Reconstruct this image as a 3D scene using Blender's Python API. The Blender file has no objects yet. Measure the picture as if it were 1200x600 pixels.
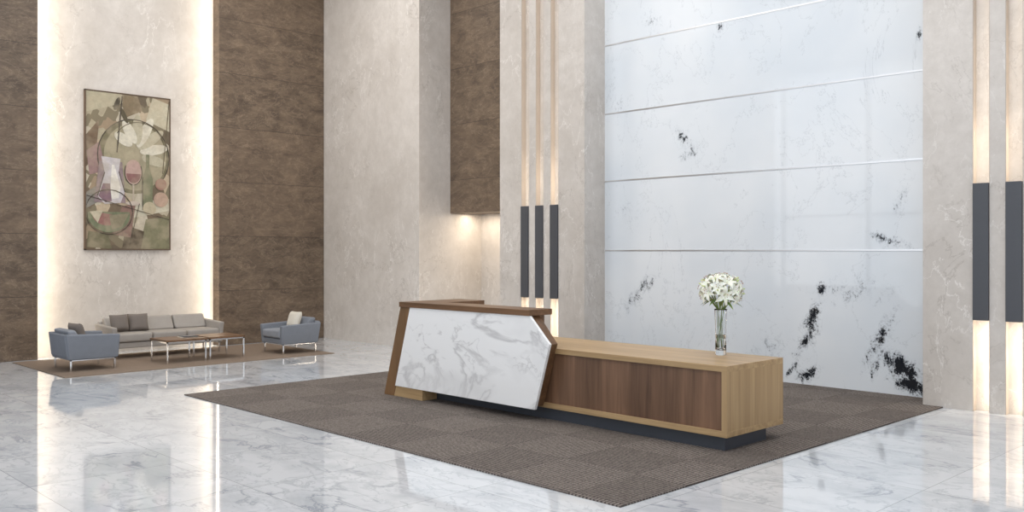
import bpy, bmesh, math, random
from mathutils import Vector, Matrix
random.seed(7)
scene=bpy.context.scene
try:
    scene.view_settings.view_transform='Standard'
    scene.view_settings.look='None'
except Exception: pass

# ---------------------------------------------------------------- node helpers
class NT:
    def __init__(s,name):
        s.m=bpy.data.materials.new(name); s.m.use_nodes=True
        s.t=s.m.node_tree; s.t.nodes.clear()
        s.out=s.t.nodes.new('ShaderNodeOutputMaterial')
    def n(s,typ,ins=None,out=0,**props):
        nd=s.t.nodes.new(typ)
        for k,v in props.items(): setattr(nd,k,v)
        for k,v in (ins or {}).items():
            sock=nd.inputs[k]
            if isinstance(v,bpy.types.NodeSocket): s.t.links.new(v,sock)
            elif isinstance(v,(tuple,list)) and len(v)==3 and sock.type=='RGBA': sock.default_value=(*v,1)
            else: sock.default_value=v
        return nd.outputs[out]
    def math(s,op,a,b=0.0,c=None,clamp=False):
        ins={0:a,1:b}
        if c is not None: ins[2]=c
        return s.n('ShaderNodeMath',ins,operation=op,use_clamp=clamp)
    def mix(s,f,a,b,bt='MIX'):
        return s.n('ShaderNodeMixRGB',{'Fac':f,'Color1':a,'Color2':b},blend_type=bt)
    def mr(s,v,a,b,c,d,smooth=False):
        nd=s.t.nodes.new('ShaderNodeMapRange'); nd.clamp=True
        if smooth: nd.interpolation_type='SMOOTHSTEP'
        s.t.links.new(v,nd.inputs[0])
        for i,x in enumerate((a,b,c,d)): nd.inputs[i+1].default_value=x
        return nd.outputs[0]
    def co(s): return s.n('ShaderNodeTexCoord',out=3)
    def mapg(s,v,sc=(1,1,1),rot=(0,0,0),loc=(0,0,0),vt='POINT'):
        nd=s.t.nodes.new('ShaderNodeMapping'); nd.vector_type=vt
        s.t.links.new(v,nd.inputs['Vector'])
        nd.inputs['Scale'].default_value=sc; nd.inputs['Rotation'].default_value=rot; nd.inputs['Location'].default_value=loc
        return nd.outputs[0]
    def noise(s,v,scale,detail=4,rough=.5,dist=0.0):
        return s.n('ShaderNodeTexNoise',{'Vector':v,'Scale':scale,'Detail':detail,'Roughness':rough,'Distortion':dist})
    def vein(s,v,scale,w,detail=5,rough=.55,dist=.6):
        a=s.noise(v,scale,detail,rough,dist)
        a=s.math('ABSOLUTE',s.math('SUBTRACT',a,.5))
        return s.mr(a,0,w,1,0)
    def joint(s,c,size,eps,off=0.0):
        f=s.math('FRACT',s.math('DIVIDE',s.math('ADD',c,off+100*size),size))
        return s.math('GREATER_THAN',s.math('ABSOLUTE',s.math('SUBTRACT',f,.5)),.5-eps/size)
    def sep(s,v):
        nd=s.t.nodes.new('ShaderNodeSeparateXYZ'); s.t.links.new(v,nd.inputs[0]); return nd.outputs
    def bsdf(s,color,rough=.5,bump=None,bstr=.2,bdist=.01,**kw):
        ins={'Base Color':color,'Roughness':rough}
        for k,v in kw.items(): ins[k.replace('_',' ')]=v
        if bump is not None:
            ins['Normal']=s.n('ShaderNodeBump',{'Height':bump,'Strength':bstr,'Distance':bdist})
        b=s.n('ShaderNodeBsdfPrincipled',ins)
        s.t.links.new(b,s.out.inputs[0]); return s.m

def srgb(r,g,b):
    f=lambda c:(c/255/12.92) if c/255<=.04045 else ((c/255+.055)/1.055)**2.4
    return (f(r),f(g),f(b))

def plain(name,c,rough=.5,**kw):
    t=NT(name); v=t.co(); n=t.noise(v,30,3)
    col=t.mix(t.mr(n,.3,.7,0,.12),c,tuple(x*.7 for x in c))
    return t.bsdf(col,rough,**kw)

def wood(name,a,b,grain='X',scale=1.0,rough=.4):
    t=NT(name); v=t.co()
    lo,hi=1.2*scale,26*scale
    sc={'X':(lo,hi,hi),'Y':(hi,lo,hi),'Z':(hi*.6,hi,lo*.7)}[grain]
    m=t.mapg(v,sc)
    n=t.noise(m,1,5,.6,.8)
    m2=t.mapg(v,tuple(k*.25 for k in sc)); n2=t.noise(m2,1,3,.5,1.5)
    f=t.math('ADD',t.math('MULTIPLY',n,.55),t.math('MULTIPLY',n2,.45))
    f=t.mr(f,.36,.64,0,1)
    if grain=='Z':
        s=t.sep(v); pid=t.math('FLOOR',t.math('DIVIDE',s[0],.37))
        wn=t.n('ShaderNodeTexWhiteNoise',{'W':pid},noise_dimensions='1D')
        f=t.math('ADD',t.math('MULTIPLY',f,.75),t.math('MULTIPLY',wn,.28),clamp=True)
    col=t.mix(f,a,b)
    return t.bsdf(col,rough,bump=n,bstr=.08)

# ---------------------------------------------------------------- materials
def mk_floor():
    t=NT('floor_marble'); v=t.co(); s=t.sep(v); T=1.2
    def cell(c,o): return t.math('FLOOR',t.math('DIVIDE',t.math('ADD',c,o),T))
    cx,cy=cell(s[0],.35),cell(s[1],.2)
    comb=t.n('ShaderNodeCombineXYZ',{0:cx,1:cy})
    wn=t.n('ShaderNodeTexWhiteNoise',{'Vector':comb},out=1,noise_dimensions='3D')
    off=t.n('ShaderNodeVectorMath',{0:wn,1:(37,37,37)},operation='MULTIPLY')
    vv=t.n('ShaderNodeVectorMath',{0:v,1:off},operation='ADD')
    vv=t.mapg(vv,(1,1.7,1),(0,0,.6))
    v1=t.vein(vv,.95,.032,8,.60,.8); msk=t.mr(t.noise(vv,1.1,2),.40,.60,0,1)
    v1=t.math('MULTIPLY',v1,msk)
    v2=t.math('MULTIPLY',t.vein(vv,2.5,.03,6,.6,.7),.36)
    cloud=t.mr(t.noise(vv,1.1,6,.62,.5),.44,.76,0,.48)
    f=t.math('MAXIMUM',t.math('MULTIPLY',v1,.72),v2); f=t.math('MAXIMUM',f,cloud)
    col=t.mix(f,srgb(228,232,237),srgb(132,142,156))
    j=t.math('MAXIMUM',t.joint(s[0],T,.003,.35),t.joint(s[1],T,.003,.2))
    col=t.mix(t.math('MULTIPLY',j,.6),col,srgb(120,125,130))
    return t.bsdf(col,.06,Specular_IOR_Level=.85,Coat_Weight=.3,Coat_Roughness=.03)
def mk_beige(name,a,b,c,sc=1.0,tile=None):
    t=NT(name); v=t.co()
    cl=t.noise(v,.8*sc,8,.66,.4)
    fine=t.noise(v,6*sc,9,.75,.3)
    col=t.mix(t.mr(cl,.34,.66,0,1),a,b)
    col=t.mix(t.mr(fine,.35,.7,0,.4),col,c)
    msk=t.mr(t.noise(v,.7,2),.38,.6,.15,1)
    ve=t.math('MULTIPLY',t.math('MULTIPLY',t.vein(t.mapg(v,(1.3,1.3,.6),(0.5,.5,0)),1.2*sc,.0065,9,.6,.4),.7),msk)
    col=t.mix(ve,col,srgb(244,240,236))
    ve2=t.math('MULTIPLY',t.math('MULTIPLY',t.vein(t.mapg(v,(1,1,.7),(0.1,.9,0),(5,3,2)),1.2*sc,.0065,9,.6,.4),.45),msk)
    col=t.mix(ve2,col,srgb(152,142,134))
    return t.bsdf(col,.34,bump=fine,bstr=.06)
def mk_brown():
    t=NT('brown_travertine'); v=t.co(); s=t.sep(v)
    row=t.math('FLOOR',t.math('DIVIDE',s[2],1.05))
    wn=t.n('ShaderNodeTexWhiteNoise',{'W':row},noise_dimensions='1D')
    sh=t.n('ShaderNodeCombineXYZ',{0:t.math('MULTIPLY',wn,9.),1:t.math('MULTIPLY',wn,7.),2:0.0})
    vv=t.n('ShaderNodeVectorMath',{0:v,1:sh},operation='ADD')
    m=t.mapg(vv,(1,1,2.2),(.25,.2,0))
    n=t.noise(m,2.2,10,.72,.6); n2=t.noise(m,14,6,.7)
    col=t.mix(t.mr(n,.32,.68,0,1),srgb(80,66,54),srgb(138,118,98))
    col=t.mix(t.mr(n2,.3,.72,.0,.5),col,srgb(58,48,39))
    col=t.mix(t.math('MULTIPLY',t.vein(m,1.6,.012,8,.7,1.2),.45),col,srgb(175,154,132))
    j=t.joint(s[2],1.05,.005)
    col=t.mix(t.math('MULTIPLY',j,.7),col,srgb(50,40,34))
    col=t.mix(t.math('MULTIPLY',t.math('SUBTRACT',wn,.3),.25,clamp=True),col,srgb(134,112,92))
    return t.bsdf(col,.5,bump=n,bstr=.15)
def mk_glasswall():
    t=NT('ink_backpainted_glass'); v=t.co(); s=t.sep(v)
    p=t.n('ShaderNodeCombineXYZ',{0:s[0],1:0.0,2:s[2]})
    # x,z,angle(deg from X, counterclock),half length,half width,strength
    blobs=[(-8.85,1.15,50,.6,.14,.84),(-8.62,1.32,60,.22,.12,.95),(-5.93,.92,70,.40,.15,1.15),(-5.80,1.30,80,.14,.1,1.3),(-6.02,.60,55,.4,.14,1.1),
           (-6.0,.14,25,.28,.13,1.3),(-6.25,.18,60,.2,.08,1.1),(-4.74,.36,-30,.46,.2,1.4),(-4.6,.14,-20,.36,.17,1.5),(-5.0,.72,62,.6,.14,1.05),(-5.05,.35,70,.3,.1,1.0),(-4.92,1.95,-18,.45,.10,1.0),
           (-4.75,2.45,60,.35,.12,.8),(-8.0,3.5,-50,.40,.13,.88),(-7.9,3.25,20,.3,.12,.78),(-7.38,5.05,85,.16,.1,1.0),(-8.6,5.35,-60,.6,.25,.55),
           (-4.53,4.48,80,.15,.08,1.0),(-9.2,4.1,40,.4,.3,.5),(-6.6,.5,40,.6,.35,.5),(-9.1,2.4,-30,.5,.3,.45),(-5.3,1.3,0,.8,.3,.6),(-7.4,1.0,0,1.0,.4,.35)]
    acc=None
    for (x,z,a,L,W,st) in blobs:
        mm=t.mapg(p,(L,1,W),(0,-math.radians(a),0),(x,0,z),'TEXTURE')
        ln=t.n('ShaderNodeVectorMath',{0:mm},out=1,operation='LENGTH')
        q=t.mr(ln,.0,1.15,st,0)
        acc=q if acc is None else t.math('MAXIMUM',acc,q)
    m=t.mapg(p,(1.35,1,.95),(0,.6,0),(3.3,0,1.7))
    n=t.noise(m,6.0,12,.80,.6); n2=t.noise(p,34,6,.78,.2)
    nn=t.math('ADD',t.math('MULTIPLY',n,.70),t.math('MULTIPLY',n2,.30))
    val=t.math('ADD',nn,t.math('MULTIPLY',acc,.2))
    ink=t.mr(val,.645,.695,0,1)
    ink=t.math('MULTIPLY',ink,t.mr(acc,.05,.4,0,1))
    wash=t.math('MULTIPLY',t.mr(val,.58,.71,0,.45),t.mr(acc,0,.3,.05,1))
    cloud=t.noise(p,.55,3)
    base=t.mix(t.mr(cloud,.35,.65,0,1),srgb(240,244,248),srgb(226,233,240))
    faint=t.math('MULTIPLY',t.vein(m,.6,.004,7,.65,.5),.35)
    base=t.mix(faint,base,srgb(166,174,182))
    c=t.mix(wash,base,srgb(132,144,158)); c=t.mix(ink,c,srgb(28,32,40))
    return t.bsdf(c,.5,Specular_IOR_Level=.05,Coat_Weight=.9,Coat_Roughness=.02)
def mk_deskmarble():
    t=NT('calacatta_panel'); v=t.co(); m=t.mapg(v,(1,1,1.5),(0,.7,0),(3,0,1))
    v1=t.math('MULTIPLY',t.vein(m,.8,.028,6,.55,.6),t.mr(t.noise(m,1.1,2),.40,.6,.1,1))
    v2=t.math('MULTIPLY',t.vein(m,1.8,.014,6,.55,.5),.35)
    haze=t.mr(t.noise(m,1.2,4,.5,.4),.52,.78,0,.18)
    f=t.math('MAXIMUM',t.math('MULTIPLY',v1,.45),t.math('MULTIPLY',v2,t.mr(t.noise(m,1.6,2),.45,.6,0,1)))
    f=t.math('MAXIMUM',f,haze)
    c=t.mix(f,srgb(254,254,254),srgb(146,143,146))
    return t.bsdf(c,.12)
def mk_carpet():
    t=NT('carpet_tiles'); v=t.co(); s=t.sep(v)
    S=.75
    ch=t.n('ShaderNodeTexChecker',{'Vector':t.mapg(v,(1,1,0),(0,0,0),(.05,.2,.5)),'Scale':1/S},out=1)
    w1=t.n('ShaderNodeTexWave',{'Vector':v,'Scale':9.,'Distortion':2.5,'Detail':2.,'Detail Scale':6.},wave_type='BANDS',bands_direction='X',out=1)
    w2=t.n('ShaderNodeTexWave',{'Vector':v,'Scale':9.,'Distortion':2.5,'Detail':2.,'Detail Scale':6.},wave_type='BANDS',bands_direction='Y',out=1)
    w=t.mix(ch,w1,w2)
    n=t.noise(v,45,4,.7); 
    f=t.math('ADD',t.math('MULTIPLY',w,.6),t.math('MULTIPLY',n,.5))
    f=t.mr(f,.3,.85,0,1)
    c=t.mix(f,srgb(78,71,68),srgb(146,137,130))
    c=t.mix(t.math('MULTIPLY',ch,.2),c,srgb(62,56,54))
    return t.bsdf(c,.95,bump=f,bstr=.5,Specular_IOR_Level=.15)
def fabric(name,c):
    t=NT(name); v=t.co(); n=t.noise(v,160,3,.7); n2=t.noise(v,12,4)
    col=t.mix(t.mr(n,.3,.7,0,.4),c,tuple(x*.55 for x in c))
    col=t.mix(t.mr(n2,.3,.7,0,.15),col,tuple(min(1,x*1.3) for x in c))
    return t.bsdf(col,.9,bump=n,bstr=.3,Specular_IOR_Level=.2)
M=dict(
 floor=mk_floor(),
 beige=mk_beige('beige_marble',srgb(202,195,188),srgb(223,217,211),srgb(180,172,164)),
 brown=mk_brown(), glass=mk_glasswall(), dmarble=mk_deskmarble(), carpet=mk_carpet(),
 oak=wood('oak_veneer',srgb(194,164,122),srgb(160,130,92),'X'),
 oakz=wood('oak_veneer_end',srgb(194,164,122),srgb(162,132,94),'Z'),
 walnut=wood('walnut_veneer',srgb(84,60,44),srgb(140,106,82),'Z',rough=.45),
 walx=wood('walnut_top',srgb(128,94,66),srgb(92,68,47),'X'),
 legw=wood('walnut_leg',srgb(142,107,72),srgb(102,76,50),'Z'),
 plinth=plain('plinth_graphite',srgb(66,70,78),.35),
 bar=plain('sconce_graphite',srgb(78,80,86),.4,Metallic=.0),
 bronze=plain('groove_lining',srgb(186,175,165),.4),
 steel=plain('brushed_steel',(.88,.88,.9),.3,Metallic=1.0),
 chrome=plain('chrome_legs',(.85,.85,.86),.12,Metallic=1.0),
 white=plain('ceiling_white',(.85,.85,.85),.8),
 blue=fabric('bluegrey_fabric',srgb(132,137,146)),
 bluecush=fabric('bluegrey_cushion',srgb(150,154,162)),
 sand=fabric('greige_fabric',srgb(172,166,160)),
 taupe=fabric('taupe_fabric',srgb(128,120,114)),
 cream=fabric('cream_fabric',srgb(226,220,208)),
 rug2=fabric('greybrown_rug_wool',srgb(142,126,112)),
 mull=plain('window_mullion',srgb(90,92,96),.4),
)
# ---------------------------------------------------------------- mesh helpers
def add(ob,parent=None):
    scene.collection.objects.link(ob)
    if parent is not None:
        ob.parent=parent
        if not parent.get('local'): ob.matrix_parent_inverse=Matrix.Translation(-Vector(parent.location))
    return ob
def from_bm(name,bm,mat,parent=None,smooth=False,bevel=0,seg=3):
    me=bpy.data.meshes.new(name); bmesh.ops.recalc_face_normals(bm,faces=bm.faces); bm.to_mesh(me); bm.free()
    if mat is not None: me.materials.append(mat)
    ob=bpy.data.objects.new(name,me); add(ob,parent)
    if smooth or bevel:
        for p in me.polygons: p.use_smooth=True
    if bevel:
        b=ob.modifiers.new('bevel','BEVEL'); b.width=bevel; b.segments=seg; b.limit_method='ANGLE'; b.angle_limit=.6
        w=ob.modifiers.new('wn','WEIGHTED_NORMAL'); w.keep_sharp=True
    return ob
def bbox(bm,x0,x1,y0,y1,z0,z1):
    vs=[bm.verts.new(c) for c in ((x0,y0,z0),(x1,y0,z0),(x1,y1,z0),(x0,y1,z0),(x0,y0,z1),(x1,y0,z1),(x1,y1,z1),(x0,y1,z1))]
    for f in ((0,3,2,1),(4,5,6,7),(0,1,5,4),(1,2,6,5),(2,3,7,6),(3,0,4,7)): bm.faces.new([vs[i] for i in f])
def box(name,x0,x1,y0,y1,z0,z1,mat,parent=None,bevel=0):
    bm=bmesh.new(); bbox(bm,x0,x1,y0,y1,z0,z1); return from_bm(name,bm,mat,parent,bevel=bevel)
def boxes(name,lst,mat,parent=None,bevel=0):
    bm=bmesh.new()
    for b in lst: bbox(bm,*b)
    return from_bm(name,bm,mat,parent,bevel=bevel)
def prism(name,pts,a0,a1,mat,parent=None,axis='Y',bevel=0):
    bm=bmesh.new()
    P={'Y':lambda p,a:(p[0],a,p[1]),'X':lambda p,a:(a,p[0],p[1])}[axis]
    A=[bm.verts.new(P(p,a0)) for p in pts]; B=[bm.verts.new(P(p,a1)) for p in pts]
    bm.faces.new(A); bm.faces.new(B[::-1]); n=len(pts)
    for i in range(n): bm.faces.new((A[i],B[i],B[(i+1)%n],A[(i+1)%n]))
    return from_bm(name,bm,mat,parent,bevel=bevel)
def empty(name,loc=(0,0,0),rotz=0,local=False):
    e=bpy.data.objects.new(name,None); e.location=loc; e.rotation_euler=(0,0,rotz); e.empty_display_size=.2
    if local: e['local']=1
    scene.collection.objects.link(e); return e
def area(name,loc,direction,sx,sy,power,col=(1,1,1),parent=None,up=None):
    L=bpy.data.lights.new(name,'AREA'); L.shape='RECTANGLE'; L.size=sx; L.size_y=sy; L.energy=power; L.color=col
    o=bpy.data.objects.new(name,L); o.location=loc
    if up is None: o.rotation_euler=Vector(direction).to_track_quat('-Z','Y').to_euler()
    else:
        z=-Vector(direction).normalized(); y=Vector(up); x=y.cross(z).normalized(); y=z.cross(x)
        o.rotation_euler=Matrix((x,y,z)).transposed().to_euler()
    add(o,parent); return o
WARM=(1,.86,.68)
H=8.0
# ---------------------------------------------------------------- room shell
box('floor',-17.2,6,-6,12.4,-.2,0,M['floor'])
box('ceiling',-17.2,6,-6,12.4,H,H+.2,M['white'])
WX=-16.65
box('wall_left',-17.0,WX,4.3,8.7,0,H,M['beige'])
boxes('wall_left_brown',[(WX,-16.4,-6,4.9,0,H),(WX,-16.4,8.12,10.5,0,H),(-17.0,WX,-6,4.3,0,H),(-17.0,WX,8.7,10.5,0,H)],M['brown'])
box('wall_back_left',-17.0,-13.2,10.45,12.2,0,H,M['beige'])
box('wall_back_niche',-13.2,-11.49,12.0,12.2,0,2.53,M['beige'])
box('trim_bulkhead',-13.2,-11.49,11.2,12.2,2.53,H,M['brown'])
box('wall_back_right',-2.33,6,11.1,12.2,0,H,M['brown'])
box('wall_back_glass',-9.54,-4.28,11.38,12.2,0,H,M['glass'])
boxes('trim_steel_strips',[(-9.54,-4.28,11.374,11.385,z-.010,z+.010) for z in (1.82,2.94,4.03,5.14,6.25,7.36)],M['steel'])
def pillar(name,x0,x1,cs):
    w=.09; Y0,Y1=10.88,10.98
    L=[(x0,x1,Y1,12.2,0,H)]; xs=[x0]
    for c in cs: xs+= [c-w,c+w]
    xs.append(x1)
    for i in range(0,len(xs),2): L.append((xs[i],xs[i+1],Y0,Y1,0,H))
    boxes(name,L,M['beige'])
    lin=[]
    for c in cs: lin+=[(c-w,c-w+.006,Y0+.002,Y1,0,H),(c+w-.006,c+w,Y0+.002,Y1,0,H)]
    boxes('trim_grooves_'+name,lin,M['bronze'])
    for c in cs:
        e=empty('wall_sconce',(c,10.86,1.8))
        box('body',c-.082,c+.082,10.85,Y1-.004,1.03,2.57,M['bar'],e,bevel=.006)
        def strip(nm,z0,z1,pw):
            area(nm,(c+w-.010,10.905,(z0+z1)/2),(-1,.35,0),.03,z1-z0,pw*(z1-z0),WARM,e,up=(0,0,1))
        strip('led_full',2.6,7.9,.42); strip('led_mid',2.6,4.2,.8); strip('led_hot',2.6,3.2,2.2)
        strip('led_hot_low',.55,1.0,2.2); strip('led_low',.03,1.0,2.0)
pillar('wall_pillar_left',-11.49,-9.54,(-10.87,-10.53,-10.19))
pillar('wall_pillar_right',-4.28,-2.33,(-3.64,-3.30,-2.96))
# window walls behind the viewpoint
fr=[]
for x in range(-16,7,3): fr.append((x-.06,x+.06,-6,-5.85,0,H))
for z in (0.05,3.0,7.9): fr.append((-16.4,6,-6,-5.87,z-.05,z+.05))
boxes('window_1',fr,M['mull'])
fr=[]
for y in range(-5,12,3): fr.append((5.85,6,y-.06,y+.06,0,H))
for z in (0.05,3.0,7.9): fr.append((5.87,6,-6,11.1,z-.05,z+.05))
boxes('window_2',fr,M['mull'])
# LED coves at marble niche on left wall
CW=(1,.86,.66)
led=empty('led_cove_strip',(-16.5,4.95,4))
area('strip_a',(-16.45,4.905,4.0),(-.25,1,0),.06,7.9,44,CW,led,up=(0,0,1))
led2=empty('led_cove_strip',(-16.5,8.1,4))
area('strip_b',(-16.45,8.115,4.0),(-.25,-1,0),.06,7.9,44,CW,led2,up=(0,0,1))
dl=empty('bulkhead_downlight',(-12.3,11.6,2.5))
area('lamp',(-12.35,11.6,2.52),(0,0,-1),1.5,.25,17,WARM,dl)

# ---------------------------------------------------------------- carpets
box('area_carpet',-11.04,-4.05,5.0,10.87,0,.012,M['carpet'])
box('carpet_niche',-9.53,-4.29,10.87,11.37,0,.012,M['carpet'])
box('lounge_rug',-16.15,-13.7,4.45,8.95,0,.012,M['rug2'])

# ---------------------------------------------------------------- reception desk
d=empty('reception_desk',(-6.8,7.4,0))
FZ=.012
box('plinth',-9.0,-4.52,7.06,7.77,FZ,.15,M['plinth'],d)
th=.055
box('top_panel',-8.95,-4.46,7.0,7.985,.78-th,.78,M['oak'],d,bevel=.003)
box('bottom_panel',-8.95,-4.46,7.0,7.985,.14,.14+th,M['oak'],d,bevel=.003)
box('end_panel',-4.46-th,-4.461,7.001,7.984,.14+th-.002,.78-th+.002,M['oakz'],d)
box('front_panel',-8.9,-4.46-th+.005,7.022,7.05,.14+th-.005,.78-th+.005,M['walnut'],d)
box('back_panel',-8.9,-4.46-th+.005,7.93,7.96,.14+th-.005,.78-th+.005,M['oak'],d)
mp=[(-9.09,.14),(-6.67,.14),(-6.455,.84),(-6.75,1.125),(-8.79,1.125)]
prism('marble_panel',mp,6.815,6.85,M['dmarble'],d,bevel=.003)
mr_=[(-9.02,.16),(-6.72,.16),(-6.52,.83),(-6.79,1.12),(-8.78,1.12)]
prism('riser',mr_,6.85,7.01,M['walx'],d)
box('riser_back',-8.9,-6.8,7.0,7.1,.78,1.125,M['walx'],d)
tp=[(-8.99,6.80),(-6.74,6.80),(-6.74,7.16),(-8.5,7.16),(-8.5,7.78),(-8.99,7.78)]
bm=bmesh.new(); A=[bm.verts.new((x,y,1.122)) for x,y in tp]; B=[bm.verts.new((x,y,1.185)) for x,y in tp]
bm.faces.new(A[::-1]); bm.faces.new(B)
for i in range(6): bm.faces.new((A[i],A[(i+1)%6],B[(i+1)%6],B[i]))
from_bm('transaction_top',bm,M['walx'],d,bevel=.003)
prism('slanted_leg',[(-9.32,FZ),(-9.12,FZ),(-8.77,1.125),(-8.985,1.125)],6.82,7.78,M['legw'],d,bevel=.003)
prism('foot',[(-9.2,FZ),(-8.56,FZ),(-8.56,.138),(-9.16,.138)],6.825,7.05,M['oak'],d,bevel=.002)

# ---------------------------------------------------------------- vase with lilies
VX,VY,VZ=-5.0,7.74,.782
vz=empty('flower_vase',(VX,VY,VZ))
def lathe(name,prof,mat,parent,cx=VX,cy=VY,cz=VZ,n=40):
    bm=bmesh.new(); rings=[]
    for r,z in prof: rings.append([bm.verts.new((cx+r*math.cos(2*math.pi*i/n),cy+r*math.sin(2*math.pi*i/n),cz+z)) for i in range(n)])
    for a,b in zip(rings,rings[1:]):
        for i in range(n): bm.faces.new((a[i],a[(i+1)%n],b[(i+1)%n],b[i]))
    bm.faces.new(rings[0][::-1]); bm.faces.new(rings[-1])
    return from_bm(name,bm,mat,parent,smooth=True)
t=NT('clear_glass'); gm=t.bsdf((.98,.99,.99),.01,Transmission_Weight=1.0,IOR=1.45)
t=NT('vase_water'); wm=t.bsdf((.97,.99,.98),.0,Transmission_Weight=1.0,IOR=1.33)
lathe('glass',[(.052,0),(.054,.01),(.053,.15),(.056,.3),(.062,.44),(.064,.452),(.060,.452),(.057,.44),(.051,.3),(.047,.15),(.046,.05),(.01,.045)],gm,vz)
lathe('water',[(.0455,.052),(.0462,.15),(.0480,.2)],wm,vz)
def nodemat(name,ca,cb,lo=.03,hi=.2):
    t=NT(name); v=t.co(); n=t.noise(v,25,3); return t.bsdf(t.mix(t.mr(n,.3,.7,0,1),ca,cb),.5,Subsurface_Weight=.1)
pet=nodemat('lily_petal',srgb(252,252,246),srgb(236,238,216)); grn=nodemat('leaf_green',srgb(96,128,62),srgb(140,160,86)); bud=nodemat('lily_bud',srgb(222,228,180),srgb(190,206,140)); sta=nodemat('lily_stamen',srgb(176,110,40),srgb(120,70,30))
bmP,bmG,bmB,bmS=bmesh.new(),bmesh.new(),bmesh.new(),bmesh.new()
def frame(axis):
    z=Vector(axis).normalized(); x=z.orthogonal().normalized(); y=z.cross(x); return Matrix((x,y,z)).transposed()
def strip(bm,fn,W,n=8):
    rows=[]
    for i in range(n+1):
        tt=i/n; c,s,nrm=fn(tt); w=W(tt)
        rows.append([bm.verts.new(c+s*w*k+nrm*(abs(k)*w*.35)) for k in (-1,-.5,0,.5,1)])
    for a,b in zip(rows,rows[1:]):
        for j in range(4): bm.faces.new((a[j],a[j+1],b[j+1],b[j]))
def lily(c,axis,R,openn=1.0):
    F=frame(axis)
    for k in range(6):
        a=k*math.pi/3+random.uniform(-.1,.1); ll=R*random.uniform(.9,1.08); wd=.021 if k%2 else .015; wd*=R/.095
        ra=Vector((math.cos(a),math.sin(a),0)); sd=Vector((-math.sin(a),math.cos(a),0))
        def fn(tt,ra=ra,sd=sd,ll=ll):
            r=ll*openn*(tt*.55+.45*tt*tt); z=ll*(.75*tt-.55*tt**3*openn)
            return Vector(c)+F@(ra*(r+.004)+Vector((0,0,z))),F@sd,F@Vector((0,0,1))
        strip(bmP,fn,lambda tt,wd=wd:wd*max(.04,math.sin(math.pi*min(1,(tt*.9+.08)))**.8))
    for k in range(5):
        a=k*2*math.pi/5; p=Vector(c)+F@Vector((.018*math.cos(a),.018*math.sin(a),R*.62))
        bmesh.ops.create_icosphere(bmS,subdivisions=1,radius=.0045,matrix=Matrix.Translation(p))
def tube(bm,p0,p1,r,n=6,bend=Vector((0,0,0))):
    p0,p1=Vector(p0),Vector(p1); rings=[]
    for i in range(7):
        tt=i/6; p=p0.lerp(p1,tt)+bend*math.sin(math.pi*tt); F=frame(p1-p0)
        rings.append([bm.verts.new(p+F@Vector((r*math.cos(2*math.pi*j/n),r*math.sin(2*math.pi*j/n),0))) for j in range(n)])
    for a,b in zip(rings,rings[1:]):
        for j in range(n): bm.faces.new((a[j],a[(j+1)%n],b[(j+1)%n],b[j]))
cen=Vector((VX,VY,VZ+.63)); N=22
for i in range(N):
    g=(i+.5)/N; ph=math.acos(1-1.5*g); th=i*2.39996
    dr=Vector((math.sin(ph)*math.cos(th),math.sin(ph)*math.sin(th),math.cos(ph)))
    p=cen+Vector((dr.x*.16,dr.y*.16,dr.z*.12))
    lily(p,dr+Vector((0,0,.15)),random.uniform(.095,.12),random.uniform(.7,1.0))
    nk=Vector((VX+dr.x*.035,VY+dr.y*.035,VZ+.45))
    if i%3==0:
        base=Vector((VX+random.uniform(-.028,.028),VY+random.uniform(-.028,.028),VZ+.07)); tube(bmG,base,nk,.003)
    tube(bmG,nk,p,.0035)
for i in range(14):
    th=random.uniform(0,6.28); zz=random.uniform(-.2,1); dr=Vector((math.cos(th),math.sin(th),zz)).normalized()
    p=cen+Vector((dr.x*.2,dr.y*.2,dr.z*.165)); F=frame(dr)
    mt=Matrix.Translation(p)@F.to_4x4()@Matrix.Diagonal((.35,.35,1.5,1))
    bmesh.ops.create_icosphere(bmB,subdivisions=2,radius=.026,matrix=mt)
for i in range(18):
    th=random.uniform(0,6.28); el=random.uniform(-.3,.6); dr=Vector((math.cos(th),math.sin(th),el)).normalized()
    st=cen+Vector((0,0,-.08)); sd=dr.cross(Vector((0,0,1))).normalized(); up=sd.cross(dr)
    strip(bmG,lambda tt:(st+dr*(.05+.17*tt)+Vector((0,0,-.05*tt*tt)),sd,up),lambda tt:.018*max(.03,math.sin(math.pi*min(1,tt*.95+.05))))
from_bm('petals',bmP,pet,vz,smooth=True); from_bm('stems_leaves',bmG,grn,vz,smooth=True); from_bm('buds',bmB,bud,vz,smooth=True); from_bm('stamens',bmS,sta,vz,smooth=True)

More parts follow.
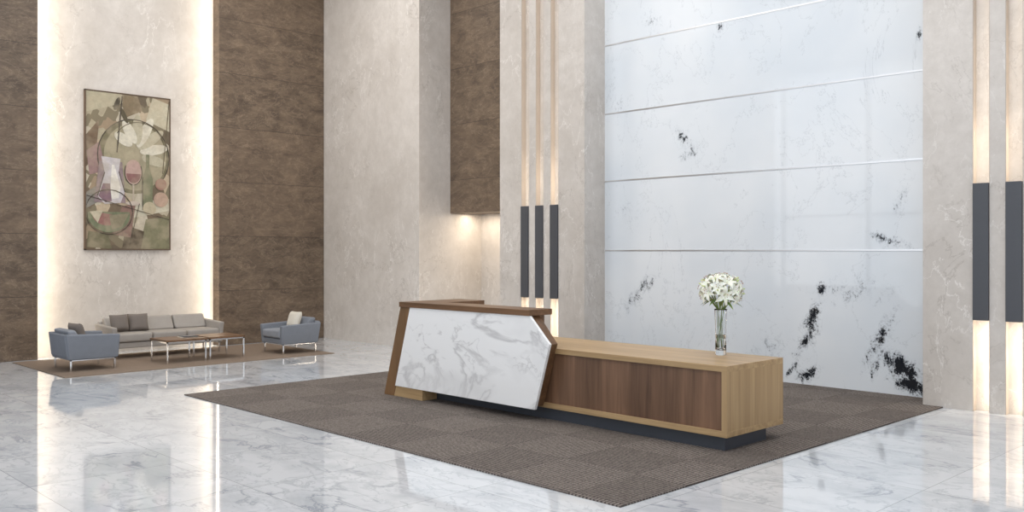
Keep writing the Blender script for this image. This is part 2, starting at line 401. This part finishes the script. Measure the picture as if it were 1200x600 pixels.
# ---------------------------------------------------------------- lounge seating
def pillow(name,w,h,tk,loc,rot,mat,parent):
    bm=bmesh.new(); n=12; g={}
    for s in (1,-1):
        for i in range(n+1):
            for j in range(n+1):
                a=2*i/n-1; b=2*j/n-1
                th=tk/2*((1-a**4)*(1-b**4))**.5
                if s==-1 and (i in(0,n) or j in(0,n)): g[s,i,j]=g[1,i,j]; continue
                pin=1-.06*(1-abs(a*b))*max(abs(a),abs(b))**4
                g[s,i,j]=bm.verts.new((a*w/2*pin,s*th,b*h/2*pin))
        for i in range(n):
            for j in range(n):
                bm.faces.new((g[s,i,j],g[s,i+1,j],g[s,i+1,j+1],g[s,i,j+1]))
    o=from_bm(name,bm,mat,parent,smooth=True); o.location=loc; o.rotation_euler=rot; return o
def seating(name,loc,rotz,w,dep,seats,shell,seatm,backm,pil,top=.66,arm=.53):
    e=empty(name,(loc[0],loc[1],.012),rotz,local=True)
    hw,hd=w/2,dep/2; at=.09
    for sx in (-1,1):
        xo=sx*hw; xi=sx*(hw-at)
        bm=bmesh.new(); prof=[(-hd+.02,.17),(hd-.06,.17),(hd-.01,arm+.03),(-hd-.0,arm)]
        A=[bm.verts.new((xo-(sx*.03 if z<.3 else 0),y,z)) for y,z in prof]; B=[bm.verts.new((xi-(sx*.03 if z<.3 else 0),y,z)) for y,z in prof]
        bm.faces.new(A); bm.faces.new(B[::-1])
        for i in range(4): bm.faces.new((A[i],B[i],B[(i+1)%4],A[(i+1)%4]))
        from_bm('arm_%s'%('l' if sx<0 else 'r'),bm,shell,e,bevel=.022)
        xm=sx*(hw-.07)
        boxes('leg_frame_%s'%('l' if sx<0 else 'r'),[(xm-.012,xm+.012,-hd+.05,-hd+.075,0,.175),(xm-.012,xm+.012,hd-.11,hd-.085,0,.175),(xm-.012,xm+.012,-hd+.05,hd-.085,.155,.178)],M['chrome'],e,bevel=.002)
    box('seat_base',-hw+.06,hw-.06,-hd+.03,hd-.05,.175,.27,shell,e,bevel=.015)
    prism('back_shell',[(hd-.14,.2),(hd-.04,.2),(hd+.0,top-.07),(hd-.09,top-.07)],-hw+.05,hw-.05,shell,e,axis='X',bevel=.02)
    sw=(w-2*at)/seats
    for i in range(seats):
        x0=-hw+at+i*sw
        box('seat_cushion_%d'%(i+1),x0+.006,x0+sw-.006,-hd+.0,hd-.2,.275,.42,seatm,e,bevel=.035)
        prism('back_cushion_%d'%(i+1),[(hd-.3,.42),(hd-.13,.41),(hd-.05,top-.01),(hd-.17,top)],x0+.008,x0+sw-.008,backm,e,axis='X',bevel=.035)
    for k,(px,py,pz,s,rz,mat) in enumerate(pil):
        pillow('pillow_%d'%(k+1),s,s*.9,.14,(px,py,pz),(-.3,0,rz),mat,e)
    return e
seating('armchair',(-14.6,5.02),math.pi,.82,.8,1,M['blue'],M['bluecush'],M['bluecush'],[(0.0,.10,.56,.32,.2,M['taupe'])],top=.62)
seating('armchair',(-14.42,8.5),0,.78,.8,1,M['blue'],M['bluecush'],M['blue'],[(.02,.06,.57,.34,.0,M['cream'])],top=.62,arm=.50)
seating('sofa',(-15.72,6.70),math.pi/2,1.98,.8,3,M['sand'],M['sand'],M['sand'],[(-.72,.0,.58,.32,.15,M['taupe']),(-.38,.06,.57,.34,-.1,M['taupe'])],top=.66,arm=.53)
def ctable(x0,x1,y0,y1,h):
    e=empty('coffee_table',((x0+x1)/2,(y0+y1)/2,0)); a=.022; z0=.012
    box('top',x0,x1,y0,y1,h-.03,h,M['walx'],e,bevel=.004)
    L=[]
    for x in (x0+.01,x1-.01-a):
        for y in (y0+.01,y1-.01-a): L.append((x,x+a,y,y+a,z0,h-.03))
    L+=[(x0+.01,x1-.01,y0+.01,y0+.01+a,h-.052,h-.03),(x0+.01,x1-.01,y1-.01-a,y1-.01,h-.052,h-.03),(x0+.01,x0+.01+a,y0+.01,y1-.01,h-.052,h-.03),(x1-.01-a,x1-.01,y0+.01,y1-.01,h-.052,h-.03)]
    boxes('frame',L,M['chrome'],e)
ctable(-14.8,-14.15,6.12,6.80,.39)
ctable(-14.85,-14.2,6.86,7.50,.39)
mg=empty('magazine_stack',(-14.5,6.62,.39))
box('magazine_1',-14.62,-14.42,6.5,6.76,.39,.40,M['cream'],mg); box('magazine_2',-14.60,-14.41,6.52,6.77,.40,.412,M['bar'],mg)

# ---------------------------------------------------------------- painting (cubist still life)
PX=WX+.05
pt=empty('framed_painting',(PX,6.485,3.23))
Y0,Y1,Z0,Z1=5.72,7.25,1.83,4.65
boxes('frame',[(WX,PX+.015,Y0,Y0+.02,Z0,Z1),(WX,PX+.015,Y1-.02,Y1,Z0,Z1),(WX,PX+.015,Y0,Y1,Z0,Z0+.02),(WX,PX+.015,Y0,Y1,Z1-.02,Z1)],plain('frame_bronze',srgb(90,72,56),.4),pt)
t=NT('canvas_ground'); v=t.co(); m=t.mapg(v,(1,1.0,.8),(.5,0,0))
vo=t.n('ShaderNodeTexVoronoi',{'Vector':m,'Scale':4.6,'Randomness':1.0},out=1,distance='CHEBYCHEV')
r=t.sep(vo)[0]
cr=t.t.nodes.new('ShaderNodeValToRGB'); cr.color_ramp.interpolation='CONSTANT'; t.t.links.new(r,cr.inputs[0])
cols=[(176,166,142),(126,116,94),(202,192,172),(98,86,70),(158,138,114),(188,178,156),(110,94,76),(194,176,150)]
els=cr.color_ramp.elements
els[0].color=(*srgb(*cols[0]),1); els[0].position=0; els[1].position=1/8; els[1].color=(*srgb(*cols[1]),1)
for i in range(2,8):
    e_=els.new(i/8); e_.color=(*srgb(*cols[i]),1)
n=t.noise(v,14,6,.7); c=t.mix(t.mr(n,.3,.7,0,.4),cr.outputs[0],srgb(128,114,92))
cv=t.bsdf(c,.7)
box('canvas',WX,PX+.005,Y0+.02,Y1-.02,Z0+.02,Z1-.02,cv,pt)
lay=[0]; pc={}
def pm(c):
    if c not in pc:
        t=NT('paint_%d_%d_%d'%c); v=t.co(); n=t.noise(v,9,8,.75,.5); n2=t.noise(v,3.5,3)
        g0=sum(c)/3*.97; cc=[k*.78+g0*.22*q for k,q in zip(c,(1.04,1.0,.94))]
        g=tuple(int(k*.7) for k in cc)
        col=t.mix(t.mr(n,.35,.7,0,.6),srgb(*cc),srgb(*g))
        col=t.mix(t.mr(n2,.45,.62,0,.4),col,srgb(178,164,140))
        pc[c]=t.bsdf(col,.7)
    return pc[c]
def shape(name,pts,c):
    lay[0]+=1; x=PX+.006+.0003*lay[0]; bm=bmesh.new()
    vs=[bm.verts.new((x,Y0+(Y1-Y0)*min(.985,max(.015,s)),Z0+(Z1-Z0)*min(.992,max(.008,q)))) for s,q in pts]
    bm.faces.new(vs); from_bm(name,bm,pm(c),pt)
ASP=(Y1-Y0)/(Z1-Z0)
def ell(cx,cy,a,b,rot=0,n=28,a0=0,a1=360):
    o=[]
    for i in range(n+1 if a1-a0<360 else n):
        th=math.radians(a0+(a1-a0)*i/n); x,y=a*math.cos(th),b*math.sin(th); r=math.radians(rot)
        o.append((cx+x*math.cos(r)-y*math.sin(r),cy+(x*math.sin(r)+y*math.cos(r))*ASP))
    return o
def arc(name,cx,cy,a,b,a0,a1,c,w=.010,rot=0,n=24):
    o=ell(cx,cy,a+w/2,b+w/2,rot,n,a0,a1); i_=ell(cx,cy,a-w/2,b-w/2,rot,n,a0,a1)
    lay[0]+=1; x=PX+.006+.0003*lay[0]; bm=bmesh.new()
    f=lambda p:bm.verts.new((x,Y0+(Y1-Y0)*min(.985,max(.015,p[0])),Z0+(Z1-Z0)*min(.992,max(.008,p[1]))))
    A=[f(p) for p in o]; B=[f(p) for p in i_]
    for k in range(len(A)-1): bm.faces.new((A[k],A[k+1],B[k+1],B[k]))
    from_bm(name,bm,pm(c),pt)
def line(name,x0,y0,x1,y1,c,w=.012): 
    dx,dy=x1-x0,(y1-y0)/ASP; L=math.hypot(dx,dy); nx,ny=-dy/L*w/2,dx/L*w/2*ASP
    shape(name,[(x0+nx,y0+ny),(x1+nx,y1+ny),(x1-nx,y1-ny),(x0-nx,y0-ny)],c)
DK=(70,58,46)
shape('disc_olive',ell(.56,.60,.42,.44),(126,118,86)); shape('disc_pale',ell(.58,.60,.37,.40),(172,162,130))
shape('block_top',[(.0,.86),(.5,.95),(.45,1),(0,1)],(190,180,150)); shape('block_brown',[(0,.72),(.16,.82),(.12,.58),(0,.52)],(122,96,72))
shape('block_mauve',[(.02,.62),(.16,.68),(.24,.50),(.05,.47)],(160,124,122)); shape('block_green',[(.62,.0),(1,.0),(1,.22),(.7,.2)],(136,132,98))
shape('block_cream',[(.5,.2),(.98,.26),(.96,.34),(.52,.3)],(206,200,176)); shape('block_umber',[(.42,.0),(.64,.0),(.68,.12),(.46,.16)],(92,76,56))
shape('block_olive',[(.02,.02),(.3,.0),(.26,.1),(.04,.12)],(120,114,82)); shape('block_sky',[(.7,.84),(1,.78),(1,.96),(.78,1)],(204,196,168)); shape('block_tan',[(.44,.84),(.66,.9),(.6,1),(.42,1)],(138,118,88))
shape('block_wedge',[(.30,.10),(.52,.08),(.58,.30),(.42,.28)],(150,112,100)); shape('block_slate',[(.0,.36),(.12,.40),(.14,.30),(.0,.26)],(140,136,128))
for k,(ang,L) in enumerate([(12,.17),(38,.19),(64,.2),(90,.18),(118,.15),(-14,.15),(146,.12)]):
    r=math.radians(ang)
    shape('leaf_%d'%k,ell(.60+math.cos(r)*.2,.62+math.sin(r)*.22*ASP*1.3,L,.06,ang),(222,216,196) if k%2==0 else (196,188,160))
arc('outline_big',.56,.60,.42,.44,-40,200,DK,.012); arc('outline_small',.62,.66,.30,.30,10,150,(104,92,66),.010)
shape('dark_leaf',ell(.36,.93,.08,.028,70),(82,72,54)); shape('dark_leaf_b',ell(.44,.86,.10,.026,115),(94,84,60)); line('stem',.36,.62,.42,.98,DK,.014)
shape('jug_shadow',[(.10,.30),(.46,.30),(.42,.56),(.16,.56)],(150,128,134)); shape('jug',[(.14,.34),(.22,.29),(.40,.30),(.45,.37),(.38,.50),(.40,.58),(.18,.59),(.22,.49)],(204,198,204))
shape('jug_light',[(.28,.32),(.38,.33),(.40,.40),(.33,.54),(.30,.54)],(236,232,224)); shape('jug_wine',[(.15,.34),(.23,.30),(.30,.31),(.28,.42),(.20,.42)],(138,104,118)); line('jug_edge',.38,.50,.45,.37,DK,.010); line('jug_edge_b',.14,.34,.22,.49,DK,.010)
shape('glass_bowl',ell(.55,.50,.10,.15),(196,160,150)); shape('glass_wine',ell(.55,.49,.085,.11,0,20,180,360),(148,98,96)); arc('glass_rim',.55,.50,.10,.15,150,390,DK,.010); line('glass_stem',.55,.30,.55,.43,(196,180,160),.02); shape('glass_foot',ell(.55,.30,.09,.025),(206,190,176))
shape('bottle',[(.66,.26),(.78,.26),(.78,.46),(.74,.54),(.74,.62),(.70,.62),(.70,.54),(.66,.46)],(124,128,94)); line('bottle_edge',.66,.26,.66,.47,DK,.010)
shape('peach',ell(.88,.33,.09,.09),(192,158,136)); shape('peach_b',ell(.88,.43,.07,.07),(168,120,104)); shape('plum',ell(.74,.27,.08,.08),(198,184,152))
shape('bowl',ell(.27,.22,.24,.20,0,28,170,372),(118,128,94)); shape('bowl_fruit',ell(.25,.225,.17,.13,0,28,165,350),(160,104,98)); shape('bowl_shade',[(.27,.22),(.5,.235),(.42,.15),(.3,.13)],(148,138,108)); shape('bowl_light',[(.05,.24),(.2,.25),(.14,.17)],(204,192,164))
arc('bowl_outline',.27,.24,.27,.26,0,359,DK,.010); line('seam_a',.02,.34,.98,.2,DK,.008); line('seam_b',.5,.02,.62,.3,DK,.008); line('seam_c',.9,.5,.98,.98,(104,92,66),.010)

# ---------------------------------------------------------------- lights
for i,(x,y) in enumerate([(-11.4,5.4),(-13.4,7.9),(-8.5,2.6),(-8.0,8.6),(-3.5,2),(-3.5,7.5)]):
    pw=(125,105,105,75,105,105)[i]
    e=empty('ceiling_fill_light',(x,y,H)); area('lamp',(x,y,H-.03),(0,0,-1),2.0,2.0,pw,(1,.97,.93),e)  # unseen overhead area lights, added to brighten the lobby softly
w=bpy.data.worlds.new('world'); scene.world=w; w.use_nodes=True
bg=w.node_tree.nodes['Background']; bg.inputs[0].default_value=(.89,.94,1,1); bg.inputs[1].default_value=1.44
# ---------------------------------------------------------------- camera
cam=bpy.data.cameras.new('camera'); cam.lens=31.95; cam.sensor_width=36; cam.shift_y=-5/1200; cam.clip_start=.05
co=bpy.data.objects.new('camera',cam); co.location=(0,0,1.8); co.rotation_euler=(math.pi/2,0,math.radians(45.8)); scene.collection.objects.link(co); scene.camera=co
